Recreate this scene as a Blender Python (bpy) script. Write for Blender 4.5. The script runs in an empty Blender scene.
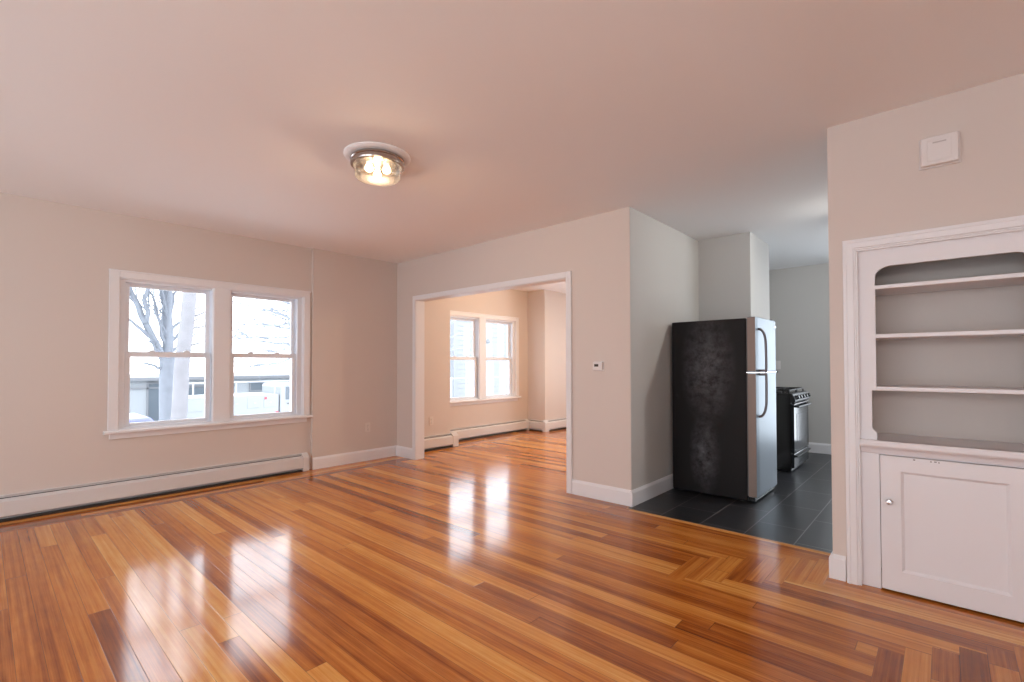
import bpy, bmesh, math, random
from mathutils import Vector, Matrix
random.seed(7)
scn = bpy.context.scene
COL = scn.collection
R = math.radians

# ------------------------------------------------------------------ camera
def make_camera():
    cd = bpy.data.cameras.new('camera')
    cd.sensor_fit = 'HORIZONTAL'; cd.sensor_width = 36.0
    cd.lens = 479.24 / 1024 * 36.0
    cd.shift_y = 14.96 / 1024
    cd.clip_start = 0.02; cd.clip_end = 300
    o = bpy.data.objects.new('camera', cd); COL.objects.link(o)
    r = Vector((0.74224, 0.67013, -0.00182)); f = Vector((-0.67, 0.74215, 0.01788))
    r.normalize(); f = (f - r * f.dot(r)).normalized(); u = r.cross(f)
    o.matrix_world = Matrix(((r.x, u.x, -f.x, 0), (r.y, u.y, -f.y, 0), (r.z, u.z, -f.z, 1.1778), (0, 0, 0, 1)))
    scn.camera = o
make_camera()

# ------------------------------------------------------------------ sky, light, exposure
SKY = 4.6
wd = bpy.data.worlds.new('sky'); scn.world = wd; wd.use_nodes = True
bg = wd.node_tree.nodes['Background']
bg.inputs[0].default_value = (0.90, 0.95, 1.0, 1); bg.inputs[1].default_value = SKY
vs = scn.view_settings
vs.view_transform = 'Standard'; vs.look = 'None'; vs.gamma = 1.0; vs.use_curve_mapping = False
vs.exposure = 0.24
cy = scn.cycles
cy.use_denoising = True; cy.max_bounces = 14; cy.diffuse_bounces = 8; cy.glossy_bounces = 5
cy.transparent_max_bounces = 16; cy.sample_clamp_indirect = 6.0; cy.caustics_reflective = False; cy.caustics_refractive = False

def portal(loc, size, rot):
    l = bpy.data.lights.new('window_portal', 'AREA'); l.shape = 'RECTANGLE'; l.size, l.size_y = size
    l.cycles.is_portal = True
    o = bpy.data.objects.new('window_portal', l); COL.objects.link(o); o.location = loc; o.rotation_euler = rot
    return o

# ------------------------------------------------------------------ materials
def mat(name, col, rough=0.5, metal=0.0, bump=None, noise=None, spec=0.5, emit=None):
    m = bpy.data.materials.new(name); m.use_nodes = True
    nt = m.node_tree; b = nt.nodes['Principled BSDF']
    b.inputs['Base Color'].default_value = (*col, 1); b.inputs['Roughness'].default_value = rough
    b.inputs['Metallic'].default_value = metal; b.inputs['Specular IOR Level'].default_value = spec
    if emit:
        b.inputs['Emission Color'].default_value = (*emit[0], 1); b.inputs['Emission Strength'].default_value = emit[1]
    tc = nt.nodes.new('ShaderNodeTexCoord')
    if noise:
        n = nt.nodes.new('ShaderNodeTexNoise'); n.inputs['Scale'].default_value = noise[0]; n.inputs['Detail'].default_value = 4
        nt.links.new(tc.outputs['Object'], n.inputs['Vector'])
        mx = nt.nodes.new('ShaderNodeMix'); mx.data_type = 'RGBA'
        k = noise[1]
        mx.inputs[6].default_value = (*[c * (1 - k) for c in col], 1); mx.inputs[7].default_value = (*[min(1, c * (1 + k)) for c in col], 1)
        nt.links.new(n.outputs['Fac'], mx.inputs[0]); nt.links.new(mx.outputs[2], b.inputs['Base Color'])
    if bump:
        n2 = nt.nodes.new('ShaderNodeTexNoise'); n2.inputs['Scale'].default_value = bump[0]; n2.inputs['Detail'].default_value = 3
        nt.links.new(tc.outputs['Object'], n2.inputs['Vector'])
        bp = nt.nodes.new('ShaderNodeBump'); bp.inputs['Strength'].default_value = bump[1]; bp.inputs['Distance'].default_value = 0.002
        nt.links.new(n2.outputs['Fac'], bp.inputs['Height']); nt.links.new(bp.outputs['Normal'], b.inputs['Normal'])
    return m

WALLC = (0.65, 0.58, 0.535)
M = {}
M['wall'] = mat('wall_paint', WALLC, 0.75, bump=(160, 0.06), noise=(1.5, 0.012))
M['kitchen_wall'] = mat('cool_lit_kitchen_wall', (0.55, 0.54, 0.52), 0.75, bump=(160, 0.06), noise=(1.5, 0.012))  # living-room wall paint with the kitchen's cooler light put into its colour
M['ceil'] = mat('ceiling_paint', (0.88, 0.88, 0.885), 0.85, bump=(120, 0.05))
M['trim'] = mat('white_trim_paint', (0.78, 0.78, 0.80), 0.35, noise=(3, 0.01))
M['cab'] = mat('cupboard_paint', (0.76, 0.75, 0.775), 0.38, noise=(3, 0.012))
M['vinyl'] = mat('white_vinyl', (0.78, 0.81, 0.86), 0.3)
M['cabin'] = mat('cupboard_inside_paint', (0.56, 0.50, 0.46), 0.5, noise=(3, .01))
M['heater'] = mat('heater_enamel', (0.68, 0.665, 0.66), 0.4)
M['dark'] = mat('dark_gap', (0.02, 0.018, 0.017), 0.8)
M['fin'] = mat('fin_metal', (0.06, 0.055, 0.05), 0.5, 0.5)
M['plastic'] = mat('white_plastic', (0.74, 0.71, 0.70), 0.38)
M['ivory'] = mat('ivory_plastic', (0.70, 0.645, 0.60), 0.4)
M['screen'] = mat('lcd_screen', (0.06, 0.055, 0.05), 0.15)
M['chrome'] = mat('chrome', (0.75, 0.75, 0.76), 0.12, 1.0)
M['bronze'] = mat('polished_nickel_band', (0.45, 0.40, 0.37), 0.14, 1.0)
M['steel'] = mat('stainless_steel', (0.25, 0.285, 0.32), 0.40, 1.0)
M['dooredge'] = mat('door_edge_reflection', (0.25, 0.185, 0.155), 0.45, 0.2)  # brown stands in for the warm room mirrored in the edge
M['gasket'] = mat('grey_gasket', (0.12, 0.12, 0.12), 0.6)
M['black'] = mat('black_enamel', (0.008, 0.008, 0.009), 0.16)
M['satin_black'] = mat('satin_black', (0.009, 0.009, 0.010), 0.4, spec=.4)
M['iron'] = mat('cast_iron', (0.02, 0.02, 0.021), 0.55, noise=(60, 0.3))
M['ovenglass'] = mat('oven_glass', (0.015, 0.017, 0.02), 0.12, spec=0.5)
M['handle'] = mat('satin_handle', (0.16, 0.14, 0.145), 0.32, 0.8)
M['bulb'] = mat('lit_bulb', (1, 0.85, 0.6), 0.4, emit=((1.0, 0.78, 0.46), 6.0))
M['bark'] = mat('grey_bark', (0.18, 0.195, 0.225), 0.9, noise=(9, 0.25), bump=(30, 0.6))
M['bark_light'] = mat('pale_bark', (0.225, 0.22, 0.235), 0.9, noise=(7, 0.18), bump=(30, 0.6))
M['twig'] = mat('twig_bark', (0.27, 0.29, 0.33), 0.9, noise=(9, 0.2))
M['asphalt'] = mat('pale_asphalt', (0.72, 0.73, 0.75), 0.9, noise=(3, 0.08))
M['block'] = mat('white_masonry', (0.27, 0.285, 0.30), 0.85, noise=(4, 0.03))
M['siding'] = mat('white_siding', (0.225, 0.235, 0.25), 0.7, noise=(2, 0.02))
M['farglass'] = mat('far_window_glass', (0.10, 0.12, 0.14), 0.1)
M['rooftrim'] = mat('grey_roof_edge', (0.16, 0.165, 0.18), 0.6)
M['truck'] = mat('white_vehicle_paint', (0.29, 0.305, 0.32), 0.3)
M['blue'] = mat('blue_vehicle_paint', (0.16, 0.17, 0.42), 0.3)
M['greyv'] = mat('grey_vehicle_paint', (0.14, 0.16, 0.19), 0.3)
M['rubber'] = mat('tyre_rubber', (0.03, 0.03, 0.03), 0.8)
M['redlens'] = mat('red_lens', (0.45, 0.05, 0.08), 0.3)
M['galv'] = mat('galvanised_metal', (0.42, 0.43, 0.45), 0.5, 0.6)

def glass_mat(name, refl=0.06, tint=(0.97, 0.985, 1.0), rough=0.0, haze=0.0):
    m = bpy.data.materials.new(name); m.use_nodes = True; nt = m.node_tree
    nt.nodes.remove(nt.nodes['Principled BSDF']); out = nt.nodes['Material Output']
    t = nt.nodes.new('ShaderNodeBsdfTransparent'); t.inputs[0].default_value = (*tint, 1)
    g = nt.nodes.new('ShaderNodeBsdfGlossy'); g.inputs['Roughness'].default_value = rough
    lw = nt.nodes.new('ShaderNodeLayerWeight'); lw.inputs[0].default_value = 0.2
    ma = nt.nodes.new('ShaderNodeMath'); ma.operation = 'MULTIPLY_ADD'; ma.inputs[1].default_value = 0.6; ma.inputs[2].default_value = refl
    mx = nt.nodes.new('ShaderNodeMixShader')
    nt.links.new(lw.outputs['Fresnel'], ma.inputs[0]); nt.links.new(ma.outputs[0], mx.inputs[0])
    nt.links.new(t.outputs[0], mx.inputs[1]); nt.links.new(g.outputs[0], mx.inputs[2]); nt.links.new(mx.outputs[0], out.inputs[0])
    if haze:
        tr = nt.nodes.new('ShaderNodeBsdfTranslucent'); tr.inputs[0].default_value = (.95, .93, .90, 1)
        m2 = nt.nodes.new('ShaderNodeMixShader'); m2.inputs[0].default_value = haze
        nt.links.new(mx.outputs[0], m2.inputs[1]); nt.links.new(tr.outputs[0], m2.inputs[2]); nt.links.new(m2.outputs[0], out.inputs[0])
    return m
M['glass'] = glass_mat('window_glass', 0.02)
M['shade'] = glass_mat('ribbed_glass_shade', 0.10, (0.98, 0.96, 0.93), 0.08, 0.03)

PW = 0.083
def floor_mat():
    m = bpy.data.materials.new('varnished_fir_boards'); m.use_nodes = True
    nt = m.node_tree; N = nt.nodes; L = nt.links; b = N['Principled BSDF']
    def math_(op, a, c=None, d=None):
        n = N.new('ShaderNodeMath'); n.operation = op
        for i, v in enumerate((a, c, d)):
            if v is None: continue
            if isinstance(v, (int, float)): n.inputs[i].default_value = v
            else: L.new(v, n.inputs[i])
        return n.outputs[0]
    uv = N.new('ShaderNodeUVMap'); uv.uv_map = 'board'
    sp = N.new('ShaderNodeSeparateXYZ'); L.new(uv.outputs[0], sp.inputs[0])
    u, v = sp.outputs[0], sp.outputs[1]
    vr = math_('DIVIDE', v, PW); row = math_('FLOOR', vr); fv = math_('FRACT', vr)
    w1 = N.new('ShaderNodeTexWhiteNoise'); w1.noise_dimensions = '1D'; L.new(row, w1.inputs['W'])
    uu = math_('MULTIPLY_ADD', w1.outputs['Value'], 23.0, math_('DIVIDE', u, 2.5))
    idx = math_('FLOOR', uu); fu = math_('FRACT', uu)
    cb = N.new('ShaderNodeCombineXYZ'); L.new(row, cb.inputs[0]); L.new(idx, cb.inputs[1])
    w2 = N.new('ShaderNodeTexWhiteNoise'); w2.noise_dimensions = '2D'; L.new(cb.outputs[0], w2.inputs['Vector'])
    rnd = w2.outputs['Value']
    # grain coordinates, shifted per board
    def grain(su, sv, seed, detail=4, rough=0.55, dist=0.0):
        c = N.new('ShaderNodeCombineXYZ')
        L.new(math_('MULTIPLY_ADD', rnd, 31.0 + seed, math_('MULTIPLY', u, su)), c.inputs[0])
        L.new(math_('MULTIPLY_ADD', row, 3.7, math_('MULTIPLY', v, sv)), c.inputs[1])
        c.inputs[2].default_value = seed
        n = N.new('ShaderNodeTexNoise'); n.inputs['Scale'].default_value = 1.0; n.inputs['Detail'].default_value = detail
        n.inputs['Roughness'].default_value = rough; n.inputs['Distortion'].default_value = dist
        L.new(c.outputs[0], n.inputs['Vector']); return n.outputs['Fac']
    g1 = grain(0.9, 72, 1.3, 5, 0.62, 0.3)      # long streaks
    g2 = grain(0.55, 16, 5.1, 3, 0.5, 0.6)     # heartwood bands
    g3 = grain(5.0, 190, 9.7, 3, 0.6)          # fine fibres
    g4 = grain(7.0, 22, 3.3, 4, 0.6)           # mottling
    t = math_('MULTIPLY_ADD', g2, 0.50, math_('MULTIPLY', rnd, 0.46))
    t = math_('MULTIPLY_ADD', g4, 0.22, t)
    t = math_('MULTIPLY_ADD', g1, 0.66, t)
    t = math_('MULTIPLY_ADD', g3, 0.18, t)
    t = math_('SUBTRACT', t, 0.475)
    cr = N.new('ShaderNodeValToRGB'); L.new(t, cr.inputs[0])
    e = cr.color_ramp.elements
    e[0].position = 0.08; e[0].color = FLO[0]
    e[1].position = 0.90; e[1].color = FLO[4]
    for p, c in ((0.30, FLO[1]), (0.50, FLO[2]), (0.70, FLO[3])):
        x = e.new(p); x.color = c
    # seams between boards and at board ends
    ev = math_('MINIMUM', fv, math_('SUBTRACT', 1.0, fv))
    eu = math_('MINIMUM', fu, math_('SUBTRACT', 1.0, fu))
    seam = math_('MINIMUM', math_('DIVIDE', ev, 0.016), math_('DIVIDE', eu, 0.0009))
    seam = math_('MINIMUM', seam, 1.0)
    sr = N.new('ShaderNodeMapRange'); L.new(seam, sr.inputs[0]); sr.inputs[3].default_value = 0.18; sr.inputs[4].default_value = 1.0
    mx = N.new('ShaderNodeMix'); mx.data_type = 'RGBA'; mx.blend_type = 'MULTIPLY'; mx.inputs[0].default_value = 1.0
    L.new(cr.outputs[0], mx.inputs[6]); L.new(sr.outputs[0], mx.inputs[7]); L.new(mx.outputs[2], b.inputs['Base Color'])
    tc = N.new('ShaderNodeTexCoord')
    nz = N.new('ShaderNodeTexNoise'); nz.inputs['Scale'].default_value = 5.0; nz.inputs['Detail'].default_value = 3
    L.new(tc.outputs['Object'], nz.inputs['Vector'])
    rr = N.new('ShaderNodeMapRange'); L.new(nz.outputs['Fac'], rr.inputs[0]); rr.inputs[3].default_value = 0.09; rr.inputs[4].default_value = 0.16
    L.new(rr.outputs[0], b.inputs['Roughness'])
    b.inputs['Specular IOR Level'].default_value = 0.6
    hgt = math_('ADD', math_('MULTIPLY', seam, 0.6), math_('MULTIPLY_ADD', rnd, 0.25, math_('MULTIPLY', g1, 0.10)))
    bp = N.new('ShaderNodeBump'); bp.inputs['Strength'].default_value = 0.22; bp.inputs['Distance'].default_value = 0.0012
    L.new(hgt, bp.inputs['Height']); L.new(bp.outputs['Normal'], b.inputs['Normal'])
    return m
FLO = [(0.11, 0.024, 0.005, 1), (0.29, 0.075, 0.012, 1), (0.50, 0.165, 0.028, 1), (0.65, 0.270, 0.056, 1), (0.78, 0.43, 0.13, 1)]
M['floor'] = floor_mat()

def tile_mat():
    m = bpy.data.materials.new('slate_tile'); m.use_nodes = True
    nt = m.node_tree; N = nt.nodes; L = nt.links; b = N['Principled BSDF']
    uv = N.new('ShaderNodeUVMap'); uv.uv_map = 'board'
    br = N.new('ShaderNodeTexBrick'); br.offset = 0.5; br.inputs['Scale'].default_value = 1.0
    br.inputs['Brick Width'].default_value = 0.61; br.inputs['Row Height'].default_value = 0.305
    br.inputs['Mortar Size'].default_value = 0.004; br.inputs['Mortar Smooth'].default_value = 0.2
    br.inputs['Color1'].default_value = (0.016, 0.017, 0.020, 1); br.inputs['Color2'].default_value = (0.023, 0.024, 0.028, 1)
    br.inputs['Mortar'].default_value = (0.17, 0.165, 0.165, 1)
    L.new(uv.outputs[0], br.inputs['Vector'])
    tc = N.new('ShaderNodeTexCoord')
    n = N.new('ShaderNodeTexNoise'); n.inputs['Scale'].default_value = 6; n.inputs['Detail'].default_value = 6; L.new(tc.outputs['Object'], n.inputs['Vector'])
    mx = N.new('ShaderNodeMix'); mx.data_type = 'RGBA'; mx.blend_type = 'MULTIPLY'; mx.inputs[0].default_value = 0.6
    sr = N.new('ShaderNodeMapRange'); L.new(n.outputs['Fac'], sr.inputs[0]); sr.inputs[3].default_value = 0.5; sr.inputs[4].default_value = 1.5
    L.new(br.outputs['Color'], mx.inputs[6]); L.new(sr.outputs[0], mx.inputs[7]); L.new(mx.outputs[2], b.inputs['Base Color'])
    b.inputs['Roughness'].default_value = 0.36
    bp = N.new('ShaderNodeBump'); bp.inputs['Strength'].default_value = 0.25; bp.inputs['Distance'].default_value = 0.002
    L.new(n.outputs['Fac'], bp.inputs['Height']); L.new(bp.outputs['Normal'], b.inputs['Normal'])
    return m
M['tile'] = tile_mat()

def scuff_mat():
    m = mat('black_textured_side', (0.012, 0.010, 0.010), 0.46, bump=(260, 0.3), spec=.15)
    nt = m.node_tree; N = nt.nodes; L = nt.links; b = N['Principled BSDF']
    tc = N.new('ShaderNodeTexCoord')
    def blob(cx, cz, rx, rz):
        mp = N.new('ShaderNodeMapping'); mp.vector_type = 'POINT'
        mp.inputs['Location'].default_value = (-cx / rx, 0, -cz / rz); mp.inputs['Scale'].default_value = (1 / rx, 0.0, 1 / rz)
        L.new(tc.outputs['Object'], mp.inputs['Vector'])
        g = N.new('ShaderNodeTexGradient'); g.gradient_type = 'SPHERICAL'; L.new(mp.outputs[0], g.inputs[0]); return g.outputs['Fac']
    a = blob(-0.33, 1.14, 0.26, 0.55); c = blob(-0.36, 0.38, 0.15, 0.40)
    ad = N.new('ShaderNodeMath'); ad.operation = 'MAXIMUM'; L.new(a, ad.inputs[0]); L.new(c, ad.inputs[1])
    n = N.new('ShaderNodeTexNoise'); n.inputs['Scale'].default_value = 11; n.inputs['Detail'].default_value = 8; n.inputs['Roughness'].default_value = 0.7
    L.new(tc.outputs['Object'], n.inputs['Vector'])
    sr = N.new('ShaderNodeMapRange'); L.new(n.outputs['Fac'], sr.inputs[0]); sr.inputs[1].default_value = 0.36; sr.inputs[2].default_value = 0.66
    mu = N.new('ShaderNodeMath'); mu.operation = 'MULTIPLY'; mu.use_clamp = True; L.new(ad.outputs[0], mu.inputs[0]); L.new(sr.outputs[0], mu.inputs[1])
    mx = N.new('ShaderNodeMix'); mx.data_type = 'RGBA'; mx.inputs[6].default_value = (0.012, 0.010, 0.010, 1); mx.inputs[7].default_value = (0.135, 0.13, 0.142, 1)
    L.new(mu.outputs[0], mx.inputs[0]); L.new(mx.outputs[2], b.inputs['Base Color'])
    return m
M['scuff'] = scuff_mat()

# ------------------------------------------------------------------ mesh helpers
class MB:
    def __init__(self, tf=None):
        self.bm = bmesh.new(); self.tf = tf
    def box(self, x0, y0, z0, x1, y1, z1):
        x0, x1 = sorted((x0, x1)); y0, y1 = sorted((y0, y1)); z0, z1 = sorted((z0, z1))
        p = [(x0,y0,z0),(x1,y0,z0),(x1,y1,z0),(x0,y1,z0),(x0,y0,z1),(x1,y0,z1),(x1,y1,z1),(x0,y1,z1)]
        v = [self.bm.verts.new(q) for q in p]
        for f in ((0,3,2,1),(4,5,6,7),(0,1,5,4),(1,2,6,5),(2,3,7,6),(3,0,4,7)): self.bm.faces.new([v[i] for i in f])
        return self
    def prism(self, pts, a0, a1, axis='y'):
        """closed outline pts (p,q) pushed from a0 to a1 along axis; (p,q) = remaining axes in x,y,z order"""
        def P(p, q, a): return {'x': (a, p, q), 'y': (p, a, q), 'z': (p, q, a)}[axis]
        A = [self.bm.verts.new(P(p, q, a0)) for p, q in pts]; B = [self.bm.verts.new(P(p, q, a1)) for p, q in pts]
        n = len(pts)
        self.bm.faces.new(A); self.bm.faces.new(B[::-1])
        for i in range(n): self.bm.faces.new((A[i], B[i], B[(i+1) % n], A[(i+1) % n]))
        return self
    def lathe(self, prof, c=(0,0,0), seg=48, axis='z'):
        rings = []
        for r, h in prof:
            ring = []
            for k in range(seg):
                a = 2*math.pi*k/seg; x, y = r*math.cos(a), r*math.sin(a)
                p = {'z': (x, y, h), 'y': (x, h, y), 'x': (h, x, y)}[axis]
                ring.append(self.bm.verts.new((c[0]+p[0], c[1]+p[1], c[2]+p[2])))
            rings.append(ring)
        for a, b in zip(rings, rings[1:]):
            for k in range(seg): self.bm.faces.new((a[k], a[(k+1) % seg], b[(k+1) % seg], b[k]))
        if prof[0][0] > 1e-6: self.bm.faces.new(rings[0][::-1])
        if prof[-1][0] > 1e-6: self.bm.faces.new(rings[-1])
        return self
    def tube(self, pts, rad, seg=12, cap=True):
        pts = [Vector(p) for p in pts]; n = len(pts)
        rad = rad if isinstance(rad, (list, tuple)) else [rad]*n
        d0 = (pts[1]-pts[0]).normalized(); up = Vector((0,0,1)) if abs(d0.z) < 0.9 else Vector((1,0,0))
        side = d0.cross(up).normalized(); rings = []
        for i, p in enumerate(pts):
            d = ((pts[min(i+1, n-1)] - pts[max(i-1, 0)])).normalized()
            side = (side - d*side.dot(d)).normalized(); w = d.cross(side)
            rings.append([self.bm.verts.new(p + (side*math.cos(2*math.pi*k/seg) + w*math.sin(2*math.pi*k/seg))*rad[i]) for k in range(seg)])
        for a, b in zip(rings, rings[1:]):
            for k in range(seg): self.bm.faces.new((a[k], a[(k+1) % seg], b[(k+1) % seg], b[k]))
        if cap: self.bm.faces.new(rings[0][::-1]); self.bm.faces.new(rings[-1])
        return self
    def frame(self, x0, z0, x1, z1, w, y0, y1, wb=None, wt=None):
        wb = w if wb is None else wb; wt = w if wt is None else wt
        self.box(x0, y0, z0, x0+w, y1, z1); self.box(x1-w, y0, z0, x1, y1, z1)
        if wb: self.box(x0+w, y0, z0, x1-w, y1, z0+wb)
        if wt: self.box(x0+w, y0, z1-wt, x1-w, y1, z1)
        return self
    def build(self, name, material, parent=None, bevel=0.0, smooth=False, seg=2, kind=None, loc=None):
        bm = self.bm
        if self.tf:
            for v in bm.verts: v.co = Vector(self.tf(*v.co))
        bmesh.ops.recalc_face_normals(bm, faces=bm.faces)
        me = bpy.data.meshes.new(name); bm.to_mesh(me); bm.free()
        mats = material if isinstance(material, list) else [material]
        for q in mats: me.materials.append(q)
        if smooth:
            for p in me.polygons: p.use_smooth = True
            me.set_sharp_from_angle(angle=R(38))
        o = bpy.data.objects.new(name, me); COL.objects.link(o)
        if parent is not None: o.parent = parent
        if loc: o.location = loc
        if bevel:
            b = o.modifiers.new('bevel', 'BEVEL'); b.width = bevel; b.segments = seg; b.limit_method = 'ANGLE'; b.angle_limit = R(40)
            b.harden_normals = False
        if kind: o['kind'] = kind
        return o

def empty(name, loc=(0,0,0), rz=0.0, kind=None):
    o = bpy.data.objects.new(name, None); COL.objects.link(o); o.location = loc; o.rotation_euler = (0,0,rz)
    o.empty_display_size = 0.1
    if kind: o['kind'] = kind
    return o
def tag(o, label, cat, group=None):
    o['label'] = label; o['category'] = cat
    if group: o['group'] = group
    return o
def S(mb, name, m, **k): return mb.build(name, m, kind='structure', **k)

# ------------------------------------------------------------------ key planes (metres, camera stands at x=0, y=0)
XW, XP = -5.334, -5.298          # window wall, and the slightly proud pier beside it
YB, YB2 = 3.63, 3.745             # far wall with the cased opening
YC = 3.164                       # cupboard wall
XK = -1.944                      # kitchen's left wall
XCE = -0.473                     # free end of the cupboard wall
H = 2.5
YD, XBL, YBL = 5.136, -1.428, 5.83   # chase block in the kitchen
YE = 7.436                       # kitchen far wall
XBAY, YJ1, YJ2 = -5.62, 4.535, 6.65   # window bay of the far room
XR, YBK = 1.9, -4.4              # walls behind the camera
ZS, ZT = 0.615, 1.94             # window opening

def wall_grid(mb, holes, s0, s1, d0, d1, fn):
    """solid wall s0..s1 x 0..H with rectangular holes (a0,a1,z0,z1); fn adds a box"""
    ss = sorted({s0, s1, *[h[0] for h in holes], *[h[1] for h in holes]}); zs = sorted({0, H, *[h[2] for h in holes], *[h[3] for h in holes]})
    for a, b in zip(ss, ss[1:]):
        for c, d in zip(zs, zs[1:]):
            m_, z_ = (a+b)/2, (c+d)/2
            if any(h[0] < m_ < h[1] and h[2] < z_ < h[3] for h in holes): continue
            fn(mb, a, b, c, d, d0, d1)
def along_y(mb, a, b, c, d, d0, d1): mb.box(d0, a, c, d1, b, d)
def along_x(mb, a, b, c, d, d0, d1): mb.box(a, d0, c, b, d1, d)
def pair(s): return [(s+.07, s+.815, ZS, ZT), (s+.932, s+1.687, ZS, ZT)]

# ---- floor
def floor_mesh(name, rects, m):
    bm = bmesh.new(); uvl = bm.loops.layers.uv.new('board')
    for (x0, y0, x1, y1, o, off) in rects:
        if x1 - x0 < 1e-5 or y1 - y0 < 1e-5: continue
        v = [bm.verts.new(p) for p in ((x0,y0,0),(x1,y0,0),(x1,y1,0),(x0,y1,0))]
        f = bm.faces.new(v)
        for l in f.loops:
            x, y, _ = l.vert.co
            l[uvl].uv = (x, y + 40*PW - 0.02) if o == 'x' else (y + 3.1, x - off)
    me = bpy.data.meshes.new(name); bm.to_mesh(me); bm.free(); me.materials.append(m)
    o = bpy.data.objects.new(name, me); COL.objects.link(o); o['kind'] = 'structure'
    return o
YT = 3.553                       # wood ends, kitchen tile begins
r = []
XB0 = -4.927
r += [(-5.62, YBK, XB0, YB, 'y', XB0 - 20*PW)]
r += [(XB0, YBK, -1.16, YT, 'x', 0), (XB0, YT, XK-.06, YB, 'x', 0), (XK-.06, YT, XK, YB, 'x', 0)]
for k in range(8):
    a, b = -1.16 + PW*k, -1.16 + PW*(k+1); y0 = 2.555 + 0.066*k; y1 = min(y0 + 0.405, YT)
    r += [(a, YBK, b, y0, 'x', 0), (a, y0, b, y1, 'y', -1.16 - 60*PW), (a, y1, b, YT, 'x', 0)]
xq = -1.16 + 8*PW
r += [(xq, YBK, -0.22, YT, 'x', 0)]
k = 0; a = -0.22
while a < XR:
    b = min(a + PW, XR); y1 = min(2.51 + 0.078*k, 3.02)
    r += [(a, YBK, b, y1, 'y', -0.22 - 30*PW), (a, y1, b, YC+.1, 'x', 0)]
    a = b; k += 1
r += [(-5.62, YB, -5.12, 6.0, 'y', -5.12 - 30*PW), (-5.12, YB, -2.0, 6.0, 'x', 0), (-5.7, 6.0, -2.0, 8.2, 'x', 0)]
floor_mesh('floor', r, M['floor'])
floor_mesh('floor_kitchen', [(XK, YT, 1.3, YE, 'y', -1.052 - 0.305*20)], M['tile'])
S(MB().box(-0.9999, YT-.012, -.004, -0.48, YT+.004, .0015).box(XK+.0, YT-.012, -.004, -1.0, YT+.004, .0015), 'trim_3', mat('threshold_edge', (0.48, 0.27, 0.11), 0.25, noise=(20, .1)))
S(MB().box(-6.2, YBK-.3, -.3, 2.4, 8.5, -.01), 'floor_slab', M['block'])
S(MB().box(-6.2, YBK-.3, H, 2.4, 8.5, H+.15), 'ceiling', M['ceil'])

# ---- walls
mb = MB(); wall_grid(mb, pair(0.73), YBK-.2, 2.511, XW-.16, XW, along_y); S(mb, 'wall_left', M['wall'])
S(MB().box(-5.9, 2.511, 0, XP, YJ1, H), 'wall_left_pier', M['wall'])
mb = MB(); wall_grid(mb, [(-4.885, -2.587, 0, 1.985)], XP, XK-.004, YB, YB2, along_x); S(mb, 'wall_far', M['wall'])
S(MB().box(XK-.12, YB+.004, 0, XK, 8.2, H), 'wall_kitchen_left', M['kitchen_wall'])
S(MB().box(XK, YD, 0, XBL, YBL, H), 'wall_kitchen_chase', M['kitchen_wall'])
KW = [(-0.98, 0.30, 0.0, 2.10)]
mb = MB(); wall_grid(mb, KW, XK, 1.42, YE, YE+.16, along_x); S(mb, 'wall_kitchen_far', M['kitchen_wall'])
KR = [(5.6, 7.25, 0.6, 2.3)]
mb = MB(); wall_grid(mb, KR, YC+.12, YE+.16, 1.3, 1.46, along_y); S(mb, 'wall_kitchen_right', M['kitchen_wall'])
CX0, CX1 = -0.345, 0.385          # cupboard recess in wall
mb = MB(); wall_grid(mb, [(CX0, CX1, 0, 1.785)], XCE, XR+.1, YC, YC+.13, along_x); S(mb, 'wall_right', M['wall'])
mb = MB(); wall_grid(mb, pair(4.63), YJ1, YJ2, XBAY-.16, XBAY, along_y); S(mb, 'wall_dining_bay', M['wall'])
S(MB().box(-5.9, YJ2, 0, -5.225, 8.2, H), 'wall_dining_pier', M['wall'])
DW = [(-4.7, -2.3, 0.3, 2.25)]
mb = MB(); wall_grid(mb, DW, -5.9, XK, 8.1, 8.26, along_x); S(mb, 'wall_dining_far', M['wall'])
BW = [(-4.6, -1.9, 0.05, 2.44), (-1.5, 1.4, 0.05, 2.44)]
mb = MB(); wall_grid(mb, BW, XW, XR, YBK-.16, YBK, along_x); S(mb, 'wall_back', M['wall'])
RW = []
mb = MB(); wall_grid(mb, RW, YBK-.16, YC+.13, XR, XR+.16, along_y); S(mb, 'wall_side', M['wall'])

# ---- baseboards
BH = 0.132
def base_profile(): return [(0, 0), (.016, 0), (.016, BH-.022), (.012, BH-.012), (.007, BH), (0, BH)]
def base_x(name, segs):            # boards that face -y (or +y when sgn=+1)
    mb = MB()
    for x0, x1, y, sgn in segs: mb.prism([(y + sgn*d, z) for d, z in base_profile()], x0, x1, 'x')
    return S(mb, name, M['trim'])
def base_y(name, segs):
    mb = MB()
    for y0, y1, x, sgn in segs: mb.prism([(x + sgn*d, z) for d, z in base_profile()], y0, y1, 'y')
    return S(mb, name, M['trim'])
base_y('baseboard_left', [(2.513, YB, XP, 1)])
base_x('baseboard_far', [(XP+.016, -4.94, YB, -1), (-2.532, XK, YB, -1)])
base_y('baseboard_kitchen_left', [(YB-.016, YD, XK, 1)])
base_x('baseboard_kitchen_far', [(-1.9, -1.05, YE, -1), (.37, 1.3, YE, -1)])
base_x('baseboard_right', [(XCE, -.412, YC, -1)])
base_y('baseboard_right_end', [(YC-.016, YC+.13, XCE, -1)])
base_y('baseboard_kitchen_chase', [(YD, YBL, XBL, 1)])

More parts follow.
